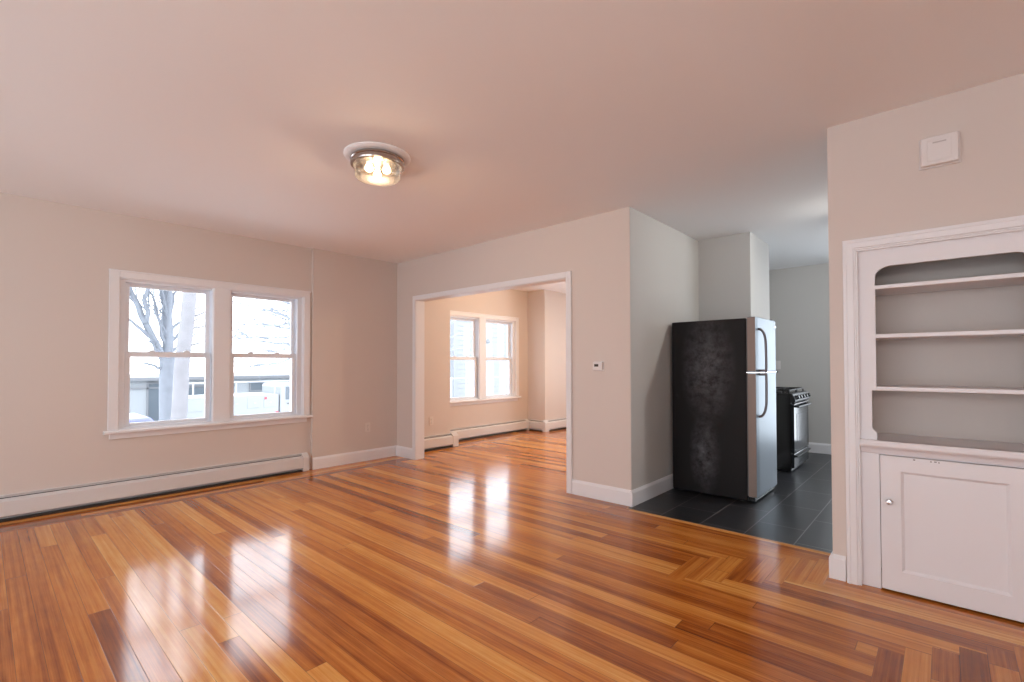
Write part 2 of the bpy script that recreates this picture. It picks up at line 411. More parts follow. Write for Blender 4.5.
# ---- cased opening
mb = MB()
OW = .056
for x0, x1 in ((-4.938, -4.938+OW), (-2.59, -2.59+OW)): mb.box(x0, YB-.02, 0, x1, YB, 1.98+OW)
mb.box(-4.938+OW, YB-.02, 1.98, -2.59, YB, 1.98+OW)
S(mb, 'trim_1', M['trim'], bevel=.004)
S(MB().box(-4.888, YB-.006, 0, -4.876, YB2+.006, 1.985).box(-2.594, YB-.006, 0, -2.582, YB2+.006, 1.985).box(-4.888, YB-.006, 1.975, -2.582, YB2+.006, 1.987), 'trim_2', M['trim'])

# ------------------------------------------------------------------ windows
def wtf(kind, plane, s):
    if kind == 'W': return lambda a, d, z: (plane + d, s + a, z)      # room is on +x
    if kind == 'far': return lambda a, d, z: (s + a, plane - d, z)    # room is on -y
    if kind == 'back': return lambda a, d, z: (s + a, plane + d, z)   # room is on +y
    if kind == 'E': return lambda a, d, z: (plane - d, s + a, z)      # room is on -x
def sash_pair(parent, tf, a0, a1, z0, z1, locks=True):
    MB(tf).frame(a0, z0, a1, z1, .022, -.15, -.02).build('window_frame', M['vinyl'], parent)
    b0, b1 = a0+.022, a1-.022; zm = (z0+z1)/2 - .002
    up = MB(tf).frame(b0+.004, zm-.02, b1-.004, z1-.02, .036, -.118, -.086, wb=.045, wt=.034).build('upper_sash', M['vinyl'], parent, bevel=.003)
    MB(tf).box(b0+.036, -.104, zm, b1-.036, -.100, z1-.05).build('glass_pane', M['glass'], up)
    lo = MB(tf).frame(b0+.004, z0+.02, b1-.004, zm+.026, .040, -.082, -.048, wb=.028, wt=.048).build('lower_sash', M['vinyl'], parent, bevel=.003)
    MB(tf).box(b0+.04, -.067, z0+.04, b1-.04, -.063, zm).build('glass_pane', M['glass'], lo)
    if locks:
        for q in (.3, .7):
            c = b0 + (b1-b0)*q
            MB(tf).box(c-.025, -.078, zm+.026, c+.025, -.052, zm+.036).box(c-.012, -.07, zm+.036, c+.022, -.058, zm+.044).build('sash_lock', M['vinyl'], lo, bevel=.003)
def double_window(name, kind, plane, s, zs=ZS):
    w = empty(name, kind='structure'); tf = wtf(kind, plane, s)
    mb = MB(tf)
    W_ = 1.757
    mb.box(0, 0, zs, .07, .02, ZT+.065); mb.box(W_-.07, 0, zs, W_, .02, ZT+.065); mb.box(.07, 0, ZT, W_-.07, .02, ZT+.065)
    mb.box(.796, 0, zs, .944, .014, ZT)
    mb.box(-.004, 0, ZT+.065-.012, W_+.004, .026, ZT+.069)
    mb.build('window_casing', M['trim'], w, bevel=.004)
    MB(tf).prism([(-.02, zs-.028), (.055, zs-.028), (.062, zs-.020), (.062, zs-.008), (.055, zs), (-.02, zs)], -.028, W_+.018, 'x').build('window_sill', M['trim'], w)
    MB(tf).box(.012, 0, zs-.075, W_-.03, .018, zs-.028).build('window_apron', M['trim'], w, bevel=.004)
    mb = MB(tf)                                    # reveals around the two openings
    for a0, a1 in ((.07, .797), (.943, 1.687)):
        mb.frame(a0-.001, zs-.002, a1+.001, ZT+.002, .008, -.03, .004)
    mb.build('window_reveal', M['trim'], w)
    MB(tf).box(.07, -.15, zs, .094, -.02, ZT).box(1.651, -.15, zs, 1.687, -.02, ZT).box(.8, -.15, zs, .816, -.02, ZT).box(.93, -.15, zs, .946, -.02, ZT).build('side_jamb', M['vinyl'], w)
    for a0, a1 in ((.0935, .812), (.934, 1.6515)): sash_pair(w, tf, a0, a1, zs, ZT-.004)
    for a in (.434, 1.323):
        c = tf(a, -.155, (zs+ZT)/2)
        rot = {'W': (0, R(-90), 0), 'far': (R(-90), 0, 0), 'back': (R(90), 0, 0), 'E': (0, R(90), 0)}[kind]
        portal(c, ((ZT-zs), .72) if kind in 'WE' else (.72, ZT-zs), rot)
    return w
double_window('window_1', 'W', XW, 0.73)
double_window('window_2', 'W', XBAY, 4.63, ZS)
def plain_window(name, kind, plane, hole, n):
    a0, a1, z0, z1 = hole; w = empty(name, kind='structure'); tf = wtf(kind, plane, 0)
    mb = MB(tf); mb.box(a0-.07, 0, z0-.02, a0, .02, z1+.07); mb.box(a1, 0, z0-.02, a1+.07, .02, z1+.07); mb.box(a0, 0, z1, a1, .02, z1+.07)
    mb.build('window_casing', M['trim'], w, bevel=.004)
    MB(tf).box(a0-.09, -.03, z0-.045, a1+.09, .05, z0-.02+.02).build('window_sill', M['trim'], w, bevel=.004)
    st = (a1-a0)/n
    for i in range(n): sash_pair(w, tf, a0+st*i, a0+st*(i+1), z0, z1, False)
    rot = {'W': (0, R(-90), 0), 'far': (R(-90), 0, 0), 'back': (R(90), 0, 0), 'E': (0, R(90), 0)}[kind]
    portal(tf((a0+a1)/2, -.165, (z0+z1)/2), ((z1-z0), a1-a0) if kind in 'WE' else (a1-a0, z1-z0), rot)
def glass_door(name, hole):
    a0, a1, z0, z1 = hole; w = empty(name, kind='structure'); tf = wtf('far', YE, 0)
    mb = MB(tf); mb.box(a0-.07, 0, 0, a0, .02, z1+.07); mb.box(a1, 0, 0, a1+.07, .02, z1+.07); mb.box(a0, 0, z1, a1, .02, z1+.07)
    mb.build('door_casing', M['trim'], w, bevel=.004)
    st = (a1-a0)/2
    for i in range(2):
        leaf = MB(tf).frame(a0+st*i+.003, .008, a0+st*(i+1)-.003, z1-.004, .07, -.10, -.06, wb=.12).build('door_leaf', M['vinyl'], w, bevel=.004)
        MB(tf).box(a0+st*i+.07, -.084, .12, a0+st*(i+1)-.07, -.078, z1-.07).build('glass_pane', M['glass'], leaf)
    MB(tf).tube([(a0+st+.04, -.06, .98), (a0+st+.04, -.01, .98), (a0+st+.14, -.01, .98)], .009, 10).build('door_lever', M['chrome'], w)
    portal(tf((a0+a1)/2, -.165, z1/2), (a1-a0, z1), (R(-90), 0, 0))
glass_door('door_1', KW[0])
plain_window('window_4', 'E', 1.3, KR[0], 2)
plain_window('window_5', 'far', 8.1, DW[0], 2)
plain_window('window_6', 'back', YBK, BW[0], 3)
plain_window('window_7', 'back', YBK, BW[1], 3)

# ------------------------------------------------------------------ built-in cupboard
def arc(cx, cz, rx, rz, a0, a1, n=8): return [(cx + rx*math.cos(R(a0+(a1-a0)*i/n)), cz + rz*math.sin(R(a0+(a1-a0)*i/n))) for i in range(n+1)]
def cupboard():
    cx = (CX0+CX1)/2
    t = empty('built_in_cupboard', (cx, YC, 0))
    tag(t, 'white painted built-in cupboard with open shelves over a panelled door in the right-hand wall', 'cupboard')
    D = .34
    tf = lambda x, y, z: (x - cx, y - YC, z)
    yf = YC + .012                                     # plane of the face frame
    # casing around the recess: flat board with a stepped outer band
    mb = MB(tf); ix0, ix1, iz = CX0+.003, CX1-.003, 1.783   # mitred moulding: (offset from inner edge, thickness)
    prof = [(0, 0), (0, .013), (.007, .013), (.009, .018), (.015, .018), (.018, .023), (.046, .023), (.048, .026), (.062, .026), (.064, .024), (.064, 0)]
    rings = [[mb.bm.verts.new(p) for p in ((ix0-o, YC-d, 0), (ix0-o, YC-d, iz+o), (ix1+o, YC-d, iz+o), (ix1+o, YC-d, 0))] for o, d in prof]
    for a, b in zip(rings, rings[1:]+rings[:1]):
        for k in range(3): mb.bm.faces.new((a[k], a[k+1], b[k+1], b[k]))
    for k in (0, 3): mb.bm.faces.new([q[k] for q in rings])
    mb.build('cupboard_casing', M['trim'], t)
    # face frame: outline with the shaped opening cut through
    L_, R_ = -.270, .310; zc = .777; zt2 = 1.692; w = .020
    inner = arc(L_+.07, zt2-.055, .07, .055, 180, 90) + arc(R_-.07, zt2-.055, .07, .055, 90, 0)
    inner += [(R_, 1.052)] + arc(R_+w-.018, 1.030, .018, .018, 90, 0, 4) + [(R_+w, .845)] + arc(R_+w-.014, .840, .014, .014, 0, -60, 3) + [(R_, .812), (R_, zc)]
    inner += [(L_, zc), (L_, .812)] + arc(L_-w+.014, .840, .014, .014, 240, 180, 3) + [(L_-w, .845)] + arc(L_-w+.018, 1.030, .018, .018, 180, 90, 4) + [(L_, 1.052)]
    mb = MB(tf)
    n = len(inner); th = .02
    f_in = [mb.bm.verts.new((x, yf, z)) for x, z in inner]; b_in = [mb.bm.verts.new((x, yf+th, z)) for x, z in inner]
    # matching outer loop: project each inner point onto the rectangle CX0..CX1 x 0.74..1.785
    def outp(x, z, i):
        X0, X1, Z0, Z1 = CX0, CX1, zc, 1.785
        nseg = 9
        if i <= nseg-1: # left top arc
            return (X0, z) if i < 4 else ((X0, Z1) if i == 4 else (x, Z1))
        if i <= 2*nseg-1:
            k = i-nseg
            return (x, Z1) if k < 4 else ((X1, Z1) if k == 4 else (X1, z))
        return (X1, z) if x > 0.02 else (X0, z)
    f_o = [mb.bm.verts.new((outp(x, z, i)[0], yf, outp(x, z, i)[1])) for i, (x, z) in enumerate(inner)]
    bot_l = [i for i, (x, z) in enumerate(inner) if abs(z-zc) < 1e-6]
    for i in range(n):
        j = (i+1) % n
        mb.bm.faces.new((f_in[i], f_in[j], b_in[j], b_in[i]))
        if i in bot_l and j in bot_l: continue          # open bottom edge rests on the counter
        mb.bm.faces.new((f_in[i], f_in[j], f_o[j], f_o[i]))
    # stiles beside the door
    mb.box(CX0, yf, 0.0, -.262, yf+th, .74); mb.box(.302, yf, 0, CX1, yf+th, .74); mb.box(-.262, yf, .703, .302, yf+th, .742)
    mb.build('face_frame', M['cab'], t)
    # carcass: back, sides, top, bottom
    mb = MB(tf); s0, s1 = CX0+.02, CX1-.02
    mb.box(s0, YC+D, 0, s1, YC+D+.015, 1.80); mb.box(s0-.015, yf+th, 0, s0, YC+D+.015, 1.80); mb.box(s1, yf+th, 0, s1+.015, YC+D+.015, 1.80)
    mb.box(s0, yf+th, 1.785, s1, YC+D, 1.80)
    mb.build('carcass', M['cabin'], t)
    for z in (1.594, 1.335, 1.058):
        MB(tf).box(s0, yf+(.002 if z > 1.2 else .0015), z-.021, s1, YC+D, z).build('shelf', M['cab'], t, bevel=.003)
    # counter with a moulded nosing
    MB(tf).prism([(YC+D, .738), (YC-.018, .738), (YC-.026, .742), (YC-.032, .752), (YC-.032, .768), (YC-.026, .777), (YC+D, .777)], CX0+.005, CX1-.005, 'x').build('counter', M['cab'], t)
    MB(tf).prism([(yf, .705), (yf-.006, .710), (yf-.010, .722), (yf-.018, .738), (yf, .738)], CX0+.006, CX1-.006, 'x').build('counter_moulding', M['cab'], t)
    # door: stiles and rails round a recessed panel
    d0, d1, z0, z1 = -.258, .298, .012, .700; yd = yf-.016
    mb = MB(tf); sw = .083
    mb.frame(d0, z0, d1, z1, sw, yd, yd+.02, wb=.103, wt=.074)
    i0, i1, k0, k1 = d0+sw, d1-sw, z0+.103, z1-.074; b_ = .012
    F = [mb.bm.verts.new(p) for p in ((i0,yd+.002,k0),(i1,yd+.002,k0),(i1,yd+.002,k1),(i0,yd+.002,k1))]
    G = [mb.bm.verts.new(p) for p in ((i0+b_,yd+.012,k0+b_),(i1-b_,yd+.012,k0+b_),(i1-b_,yd+.012,k1-b_),(i0+b_,yd+.012,k1-b_))]
    for i in range(4): mb.bm.faces.new((F[i], F[(i+1) % 4], G[(i+1) % 4], G[i]))
    mb.bm.faces.new(G)
    door = mb.build('cupboard_door', M['cab'], t)
    kn = MB(tf).lathe([(.006, 0), (.005, -.010), (.008, -.014), (.0135, -.018), (.0145, -.024), (.010, -.029), (.0, -.030)], (-.222, yd, .468), 24, 'y').build('knob', M['chrome'], door, smooth=True)
    bare = mat('bare_spot', (0.16, 0.13, 0.12), .7)
    for x, z, w_ in ((-.125, .690, .008), (-.06, .689, .006), (-.045, .690, .009), (-.03, .688, .005)): MB(tf).box(x, yd-.0006, z, x+w_, yd+.001, z+.005).build('paint_chip', bare, door)
    MB(tf).box(CX0+.02, yf+.03, 0.0, CX1-.02, yf+.05, .012).build('toe_gap', M['dark'], t)
cupboard()

# ------------------------------------------------------------------ unseen pale rug, added to bounce light up to the ceiling
def rug():
    mb = MB(); x0, x1, y0, y1 = -5.0, 1.6, -4.1, -0.55
    mb.prism([(x0+.02, y0), (x1-.02, y0), (x1, y0+.02), (x1, y1-.02), (x1-.02, y1), (x0+.02, y1), (x0, y1-.02), (x0, y0+.02)], .001, .012, 'z')
    o = mb.build('added_bounce_rug', mat('bounce_rug_wool', (0.78, 0.78, 0.78), .95, bump=(300, .5), noise=(80, .05)), bevel=.004)
    tag(o, 'large pale rug added out of view behind the camera to bounce light onto the ceiling', 'rug')
rug()

# ------------------------------------------------------------------ wall fittings
def chime():
    t = empty('door_chime', (-.006, YC, 2.226)); tag(t, 'white square door chime box high on the wall above the built-in cupboard', 'door chime')
    MB().box(-.076, -.012, -.075, .076, 0, .075).build('back_plate', M['plastic'], t, bevel=.003)
    MB().box(-.071, -.042, -.070, .071, -.012, .070).build('cover', M['plastic'], t, bevel=.007, seg=3)
    MB().frame(-.046, -.052, .046, .052, .003, -.0445, -.041).build('cover_panel', M['plastic'], t, bevel=.001)
    MB().box(-.024, -.0435, .034, .026, -.0415, .040).build('slot', mat('slot_shadow', (.50, .46, .45), .6), t)
chime()
def thermostat():
    t = empty('thermostat', (-2.250, YB, 1.162)); tag(t, 'small white thermostat with dark screen on the wall right of the cased opening', 'thermostat')
    MB().box(-.052, -.006, -.041, .052, 0, .041).build('back_plate', M['plastic'], t, bevel=.004)
    b = MB().box(-.047, -.030, -.036, .047, -.006, .036).build('housing', M['plastic'], t, bevel=.006, seg=3)
    MB().box(-.030, -.0312, -.004, .012, -.029, .018).build('screen', M['screen'], t, bevel=.002)
    for x in (.024, .036): MB().lathe([(.004, -.0325), (.004, -.029)], (x, 0, .006), 12, 'y').build('button', M['plastic'], t)
thermostat()
def outlet(loc, rz, label, wall_fac=0):
    t = empty('wall_outlet', loc, rz); tag(t, label, 'outlet')
    MB().box(-.036, -.006, -.058, .036, 0, .058).build('cover_plate', M['ivory'], t, bevel=.003)
    for z in (-.024, .024):
        f = MB().prism(arc(0, z, .0165, .0145, 0, 360, 16)[:-1], -.0085, -.004, 'y').build('receptacle', M['ivory'], t)
        MB().box(-.0075, -.009, z-.002, -.0055, -.0075, z+.008).box(.0055, -.009, z-.002, .0075, -.0075, z+.007).box(-.002, -.009, z-.010, .002, -.0075, z-.006).build('slot', M['dark'], f)
    MB().lathe([(.003, -.0075), (.003, -.005)], (0, 0, 0), 10, 'y').build('screw', M['chrome'], t)
    return t
outlet((XP, 3.205, .405), R(90), 'white duplex outlet low on the pier between window and cased opening')
outlet((XP, 4.19, .395), R(90), 'white duplex outlet above the short baseboard heater in the far room')
def switch():
    t = empty('light_switch', (-1.725, YE, 1.165)); tag(t, 'white light switch on the grey kitchen wall just right of the refrigerator', 'light switch')
    MB().box(-.036, -.006, -.058, .036, 0, .058).build('cover_plate', M['plastic'], t, bevel=.003)
    MB().prism([(-.014, -.006), (-.006, .006), (-.006, -.006)], -.006, .006, 'x').build('toggle', M['plastic'], t)
switch()

# ------------------------------------------------------------------ baseboard heaters (local: x along the wall, -y into the room)
def heater(loc, rz, length, label, caps=(True, True), cap_w=.065):
    t = empty('baseboard_heater', loc, rz); tag(t, label, 'heater', None)
    x0, x1 = 0, length
    MB().prism([(0, .004), (-.006, .004), (-.006, .178), (-.014, .190), (0, .194)], x0, x1, 'x').build('back_panel', M['heater'], t)
    MB().prism([(-.064, .040), (-.056, .036), (-.054, .042), (-.060, .046), (-.060, .146), (-.064, .150)], x0, x1, 'x').build('front_panel', M['heater'], t)
    MB().prism([(-.064, .150), (-.060, .146), (-.018, .163), (-.020, .168)], x0, x1, 'x').build('damper', M['heater'], t)
    mb = MB().box(x0, -.052, .05, x1, -.010, .11); mb.box(x0, -.056, .001, x1, -.004, .012)
    n = max(4, int(length/.03))
    for i in range(n): mb.box(x0 + length*(i+.2)/n, -.0535, .045, x0 + length*(i+.35)/n, -.0085, .115)
    mb.build('heating_element', M['fin'], t)
    MB().box(x0, -.012, .1655, x1, -.0065, .172).build('slot_shadow_strip', M['dark'], t)
    for on, a, b in ((caps[0], -cap_w, .004), (caps[1], length-.004, length+cap_w)):
        if on: MB().prism([(0, .002), (-.070, .002), (-.070, .156), (-.060, .168), (-.016, .197), (0, .197)], a, b, 'x').build('end_cap', M['heater'], t, bevel=.003)
    return t
heater((XW, -2.5, 0), R(90), 2.5+2.398, 'long white baseboard heater on the floor under the double window in the front room', (False, True))
heater((XP, YB2+.02, 0), R(90), 4.54-YB2-.02, 'short white baseboard heater just inside the cased opening, below the outlet', (False, True), .10)
heater((XBAY, YJ1+.06, 0), R(90), YJ2-YJ1-.15, 'white baseboard heater under the bay window of the far room', (False, True), .06)
heater((XBAY+.075, YJ2, 0), 0, .318, 'very short white baseboard heater on the far side of the window bay', (False, False))
heater((-5.225, YJ2+.03, 0), R(90), 1.3, 'white baseboard heater running right from the far corner of the window bay', (True, False), .105)

# ------------------------------------------------------------------ ceiling light
def ceiling_light(loc, label, watts, tone=(1.0, .70, .42)):
    t = empty('ceiling_light', loc); tag(t, label, 'ceiling light')
    MB().lathe([(.0, 0), (.203, 0), (.205, -.006), (.194, -.014), (.168, -.018), (.0, -.018)], seg=64).build('ceiling_plate', M['ceil'], t, smooth=True)
    MB().lathe([(.120, -.016), (.157, -.018), (.166, -.026), (.166, -.034), (.160, -.038), (.160, -.054), (.166, -.058), (.164, -.066), (.150, -.068), (.143, -.060), (.120, -.050)], seg=64).build('metal_band', M['bronze'], t, smooth=True)
    MB().lathe([(.0, -.020), (.119, -.022), (.119, -.028), (.0, -.028)], seg=48).build('reflector', mat('warm_reflector', (.75, .62, .42), .35), t, smooth=True)
    mb = MB()                                       # ribbed drum, open at the top
    seg, ring = 96, []
    prof = [(.136, -.052), (.138, -.068), (.136, -.082), (.138, -.096), (.136, -.110), (.137, -.130), (.130, -.141), (.10, -.145), (.05, -.147), (.004, -.147)]
    for r_, z in prof: ring.append([mb.bm.verts.new(((r_ + (.0016 if k % 2 else 0)*(r_ > .11))*math.cos(2*math.pi*k/seg), (r_ + (.0016 if k % 2 else 0)*(r_ > .11))*math.sin(2*math.pi*k/seg), z)) for k in range(seg)])
    for a, b in zip(ring, ring[1:]):
        for k in range(seg): mb.bm.faces.new((a[k], a[(k+1) % seg], b[(k+1) % seg], b[k]))
    mb.bm.faces.new(ring[-1])
    mb.build('glass_shade', M['shade'], t, smooth=True)
    for ang in (30, 150, 270):
        c = (.062*math.cos(R(ang)), .062*math.sin(R(ang)), 0)
        s = MB().lathe([(.0, -.026), (.017, -.028), (.017, -.052), (.013, -.056), (.0, -.056)], c, 20).build('bulb_socket', M['plastic'], t, smooth=True)
        MB().lathe([(.0, -.054), (.011, -.056), (.014, -.066), (.024, -.084), (.026, -.096), (.021, -.108), (.010, -.116), (.0, -.118)], c, 24).build('bulb', M['bulb'], s, smooth=True)
    l = bpy.data.lights.new('bulb_glow', 'POINT'); l.energy = watts; l.color = tone; l.shadow_soft_size = .03
    o = bpy.data.objects.new('bulb_glow', l); COL.objects.link(o); o.parent = t; o.location = (0, 0, -.090)
ceiling_light((-2.655, 1.672, H), 'round flush ceiling light with a glowing ribbed glass drum on a metal band', 15)
ceiling_light((-3.6, 5.9, H), 'round flush ceiling light added out of sight to brighten the far room', 105)  # unseen fixture, added to warm and brighten the far room
ceiling_light((-0.30, 4.95, H), 'round flush ceiling light added out of sight to brighten the kitchen', 46, (1.0, .97, .93))  # unseen fixture, added to lift the kitchen walls
def pendant():  # globe lamp added behind the camera to fill ceiling and walls with light
    x, y, z = .35, -.95, 1.72
    t = empty('added_fill_pendant', (x, y, H)); tag(t, 'opal glass globe pendant added unseen behind the camera as fill light', 'pendant lamp')
    MB().lathe([(.0, 0), (.06, 0), (.06, -.012), (.02, -.030), (.0, -.030)], seg=32).build('ceiling_rose', M['plastic'], t, smooth=True)
    MB().tube([(0, 0, -.025), (0, 0, z-H+.16)], .004, 8).build('cord', M['plastic'], t)
    MB().lathe([(.0, z-H+.20), (.03, z-H+.19), (.045, z-H+.14), (.045, z-H+.125), (.0, z-H+.125)], seg=28).build('lamp_holder', M['chrome'], t, smooth=True)
    MB().lathe([(.14*math.sin(R(a)) if 0 < a < 180 else 0, z-H+.14*math.cos(R(a))) for a in range(0, 181, 12)], seg=32).build('glass_globe', mat('lit_opal_glass', (.9, .85, .8), .3, emit=((1.0, .935, .885), 52.0)), t, smooth=True)
pendant()

# ------------------------------------------------------------------ refrigerator
def fridge():
    Y0, Y1, Xb, Xc, Xf = 4.37, 5.02, -1.915, -1.252, -1.166
    t = empty('refrigerator', (Xc, Y0, 0)); tag(t, 'top-freezer refrigerator with black scuffed side and stainless doors in the kitchen doorway', 'refrigerator')
    tf = lambda x, y, z: (x - Xc, y - Y0, z)
    MB(tf).box(Xb, Y0+.004, .012, Xc-.004, Y1-.004, 1.572).build('cabinet_body', M['scuff'], t, bevel=.012, seg=3)
    MB(tf).box(Xc-.006, Y0+.012, .06, Xc+.006, Y1-.012, 1.565).build('door_gasket', M['gasket'], t)
    def door(name, z0, z1):
        mb = MB(tf)
        n = 10; pts = [(Xc+.006, Y0), (Xc+.006, Y1)]
        for i in range(n+1):
            q = i/n; y = Y1 + (Y0-Y1)*q; bulge = .003*(1-(2*q-1)**2)
            pts.append((Xf-.012+bulge if 0 < i < n else Xf-.016, y))
        mb.prism(pts, z0, z1, 'z')
        d = mb.build(name, M['steel'], t, bevel=.006, seg=3)
        # door's near side, with the warm room's reflection put into its colour
        MB(tf).box(Xc+.008, Y0-.002, z0+.006, Xf-.017, Y0+.004, z1-.006).build('door_edge', M['dooredge'], d)
        return d
    zg = 1.106
    fd = door('refrigerator_door', .052, zg-.006); fz = door('freezer_door', zg+.006, 1.580)
    yh = Y0+.075
    def bar(pts, parent):
        P_ = [Vector(p) for p in pts]; out = []
        for i in range(len(P_)-1):                  # smooth corners with a simple spline
            p0, p1, p2, p3 = P_[max(i-1, 0)], P_[i], P_[i+1], P_[min(i+2, len(P_)-1)]
            for k in range(6):
                s = k/6; out.append(.5*((2*p1)+(p2-p0)*s+(2*p0-5*p1+4*p2-p3)*s*s+(3*p1-p0-3*p2+p3)*s**3))
        out.append(P_[-1])
        MB(tf).tube(out, .0105, 12).build('door_handle', M['handle'], parent, smooth=True)
    bar([(Xf-.018, yh, 1.478), (Xf+.010, yh, 1.470), (Xf+.032, yh, 1.435), (Xf+.043, yh, 1.38), (Xf+.046, yh, 1.30), (Xf+.046, yh, 1.13), (Xf+.032, yh, 1.122), (Xf-.010, yh, 1.122)], fz)
    bar([(Xf-.010, yh, 1.090), (Xf+.032, yh, 1.090), (Xf+.046, yh, 1.082), (Xf+.046, yh, .90), (Xf+.043, yh, .83), (Xf+.032, yh, .775), (Xf+.010, yh, .738), (Xf-.018, yh, .730)], fd)
    MB(tf).box(Xc-.004, Y0-.005, zg-.006, Xf-.004, Y0+.01, zg+.006).box(Xf-.02, Y0-.004, zg-.006, Xf+.002, Y1-.02, zg+.006).build('gap_trim', M['chrome'], t, bevel=.002)
    MB(tf).lathe([(.013, zg-.010), (.013, zg+.010)], (Xf-.004, Y1-.03, 0), 16).build('hinge', M['gasket'], t)
    MB(tf).box(Xc-.05, Y1-.10, 1.575, Xf-.02, Y1-.03, 1.592).build('hinge_cover', M['gasket'], t, bevel=.004)
    MB(tf).box(Xc-.03, Y0+.02, .012, Xc+.05, Y1-.02, .05).build('kick_grille', M['black'], t, bevel=.003)
    MB(tf).box(Xf-.004, Y1-.09, 1.515, Xf-.001, Y1-.045, 1.528).build('badge', M['chrome'], fz)
    for y in (Y0+.06, Y1-.06):
        for x in (Xb+.06, Xc-.06): MB(tf).lathe([(.018, 0), (.018, .012), (.010, .012), (.010, .035)], (x, y, 0), 16).build('foot', M['gasket'], t)
fridge()

# ------------------------------------------------------------------ gas stove
def stove():
    Y0, Y1, Xb, Xf = 5.885, 6.625, -1.90, -1.245
    t = empty('gas_stove', (Xf, Y0, 0)); tag(t, 'black gas stove with cast iron grates and glass oven door behind the refrigerator', 'stove')
    tf = lambda x, y, z: (x - Xf, y - Y0, z)
    t.scale = (1, 1, .955)
    MB(tf).box(Xb, Y0, .012, Xf, Y1, .880).build('stove_body', M['black'], t, bevel=.004)
    MB(tf).box(Xb, Y0-.002, .880, Xf+.006, Y1+.002, .898).build('cooktop', M['black'], t, bevel=.006)
    for y in (Y0+.19, Y1-.19):
        for x in (Xb+.20, Xf-.17):
            MB(tf).lathe([(.0, .898), (.045, .898), (.045, .908), (.030, .914), (.0, .916)], (x, y, 0), 24).build('burner', M['iron'], t, smooth=True)
    for y in (Y0+.19, Y1-.19):
        mb = MB(tf); x0, x1, y0, y1 = Xb+.05, Xf-.02, y-.165, y+.165; z = .925
        for yy in (y0, y1): mb.box(x0, yy-.006, z, x1, yy+.006, z+.014)
        for xx in (x0, (x0+x1)/2, x1): mb.box(xx-.006, y0, z, xx+.006, y1, z+.014)
        for xx in ((3*x0+x1)/4, (x0+3*x1)/4):
            mb.box(xx-.005, y0, z+.002, xx+.005, y1, z+.016)
        mb.box(x0, y-.005, z+.002, x1, y+.005, z+.016)
        for xx in (x0, x1):
            for yy in (y0, y1): mb.box(xx-.008, yy-.008, .898, xx+.008, yy+.008, z)
        mb.build('burner_grate', M['iron'], t, bevel=.002)
    cp = MB(tf).prism([(Xf, .790), (Xf+.030, .790), (Xf+.046, .812), (Xf+.020, .890), (Xf, .897)], Y0, Y1, 'y').build('control_panel', M['satin_black'], t, bevel=.003)
    for i in range(5):
        y = Y0 + .09 + i*.14
        mb = MB(); mb.lathe([(.028, 0), (.028, .006), (.023, .010), (.021, .034), (.0, .035)], (0, 0, 0), 20, 'x'); mb.box(.028, -.003, -.016, .034, .003, .016)
        k_ = mb.build('knob', M['black'], cp, smooth=True)
        k_.location = tf(Xf+.033, y, .848); k_.rotation_euler = (0, R(-17), 0)
    od = MB(tf).box(Xf, Y0+.004, .225, Xf+.030, Y1-.004, .782).build('oven_door', M['ovenglass'], t, bevel=.005)
    MB(tf).box(Xf+.028, Y0+.13, .34, Xf+.0325, Y1-.13, .66).build('oven_window', mat('oven_window_glass', (.05, .055, .06), .12, spec=.5), od, bevel=.003)
    mb = MB(tf); mb.tube([(Xf+.060, Y0+.05, .745), (Xf+.060, Y1-.05, .745)], .012, 12)
    for y in (Y0+.09, Y1-.09): mb.box(Xf+.028, y-.012, .735, Xf+.060, y+.012, .755)
    mb.build('oven_handle', M['satin_black'], od, smooth=True)
    MB(tf).box(Xf+.028, Y0+.02, .772, Xf+.034, Y1-.02, .781).build('door_trim', M['handle'], od)
    dr = MB(tf).box(Xf, Y0+.004, .055, Xf+.028, Y1-.004, .215).build('storage_drawer', M['ovenglass'], t, bevel=.005)
    MB(tf).prism([(Xf+.026, .170), (Xf+.055, .178), (Xf+.058, .190), (Xf+.026, .200)], Y0+.03, Y1-.03, 'y').build('drawer_handle', M['satin_black'], dr, bevel=.003)
    for y in (Y0+.05, Y1-.05):
        for x in (Xb+.05, Xf-.05): MB(tf).lathe([(.02, 0), (.02, .01), (.012, .012), (.012, .04)], (x, y, 0), 14).build('foot', M['gasket'], t)
stove()

# ------------------------------------------------------------------ outside, seen through the windows
ZG = -2.0
S(MB().box(-90, -60, ZG-.3, -6.3, 90, ZG), 'ground', M['asphalt'])

def branch(mb, p, q, r0, r1, wob=.06, n=7, seg=8):
    p, q = Vector(p), Vector(q); L = (q-p).length; pts, rad = [], []
    for i in range(n+1):
        s = i/n; c = p.lerp(q, s)
        if 0 < i < n: c += Vector((random.uniform(-1, 1), random.uniform(-1, 1), random.uniform(-1, 1)))*wob*L*.35
        pts.append(c); rad.append(r0 + (r1-r0)*s)
    mb.tube(pts, rad, seg); return pts
def sub(mb, pts, n, length, r0, lift=.35, spread=1.0):
    for _ in range(n):
        i = random.randrange(1, len(pts)-1); p = pts[i]; d = (pts[i+1]-pts[i-1]).normalized()
        v = (d + Vector((random.uniform(-.6, .6), random.uniform(-1, 1)*spread, random.uniform(-.2, .9)*lift*2))).normalized()
        e = branch(mb, p, p + v*length*random.uniform(.6, 1.2), r0, r0*.3, .10, 6, 5)
        for _ in range(2):
            j = random.randrange(2, len(e)-1); w = (v + Vector((random.uniform(-.5, .5), random.uniform(-1, 1), random.uniform(-.3, .8)))).normalized()
            branch(mb, e[j], e[j] + w*length*.5, r0*.5, r0*.2, .12, 4, 5)

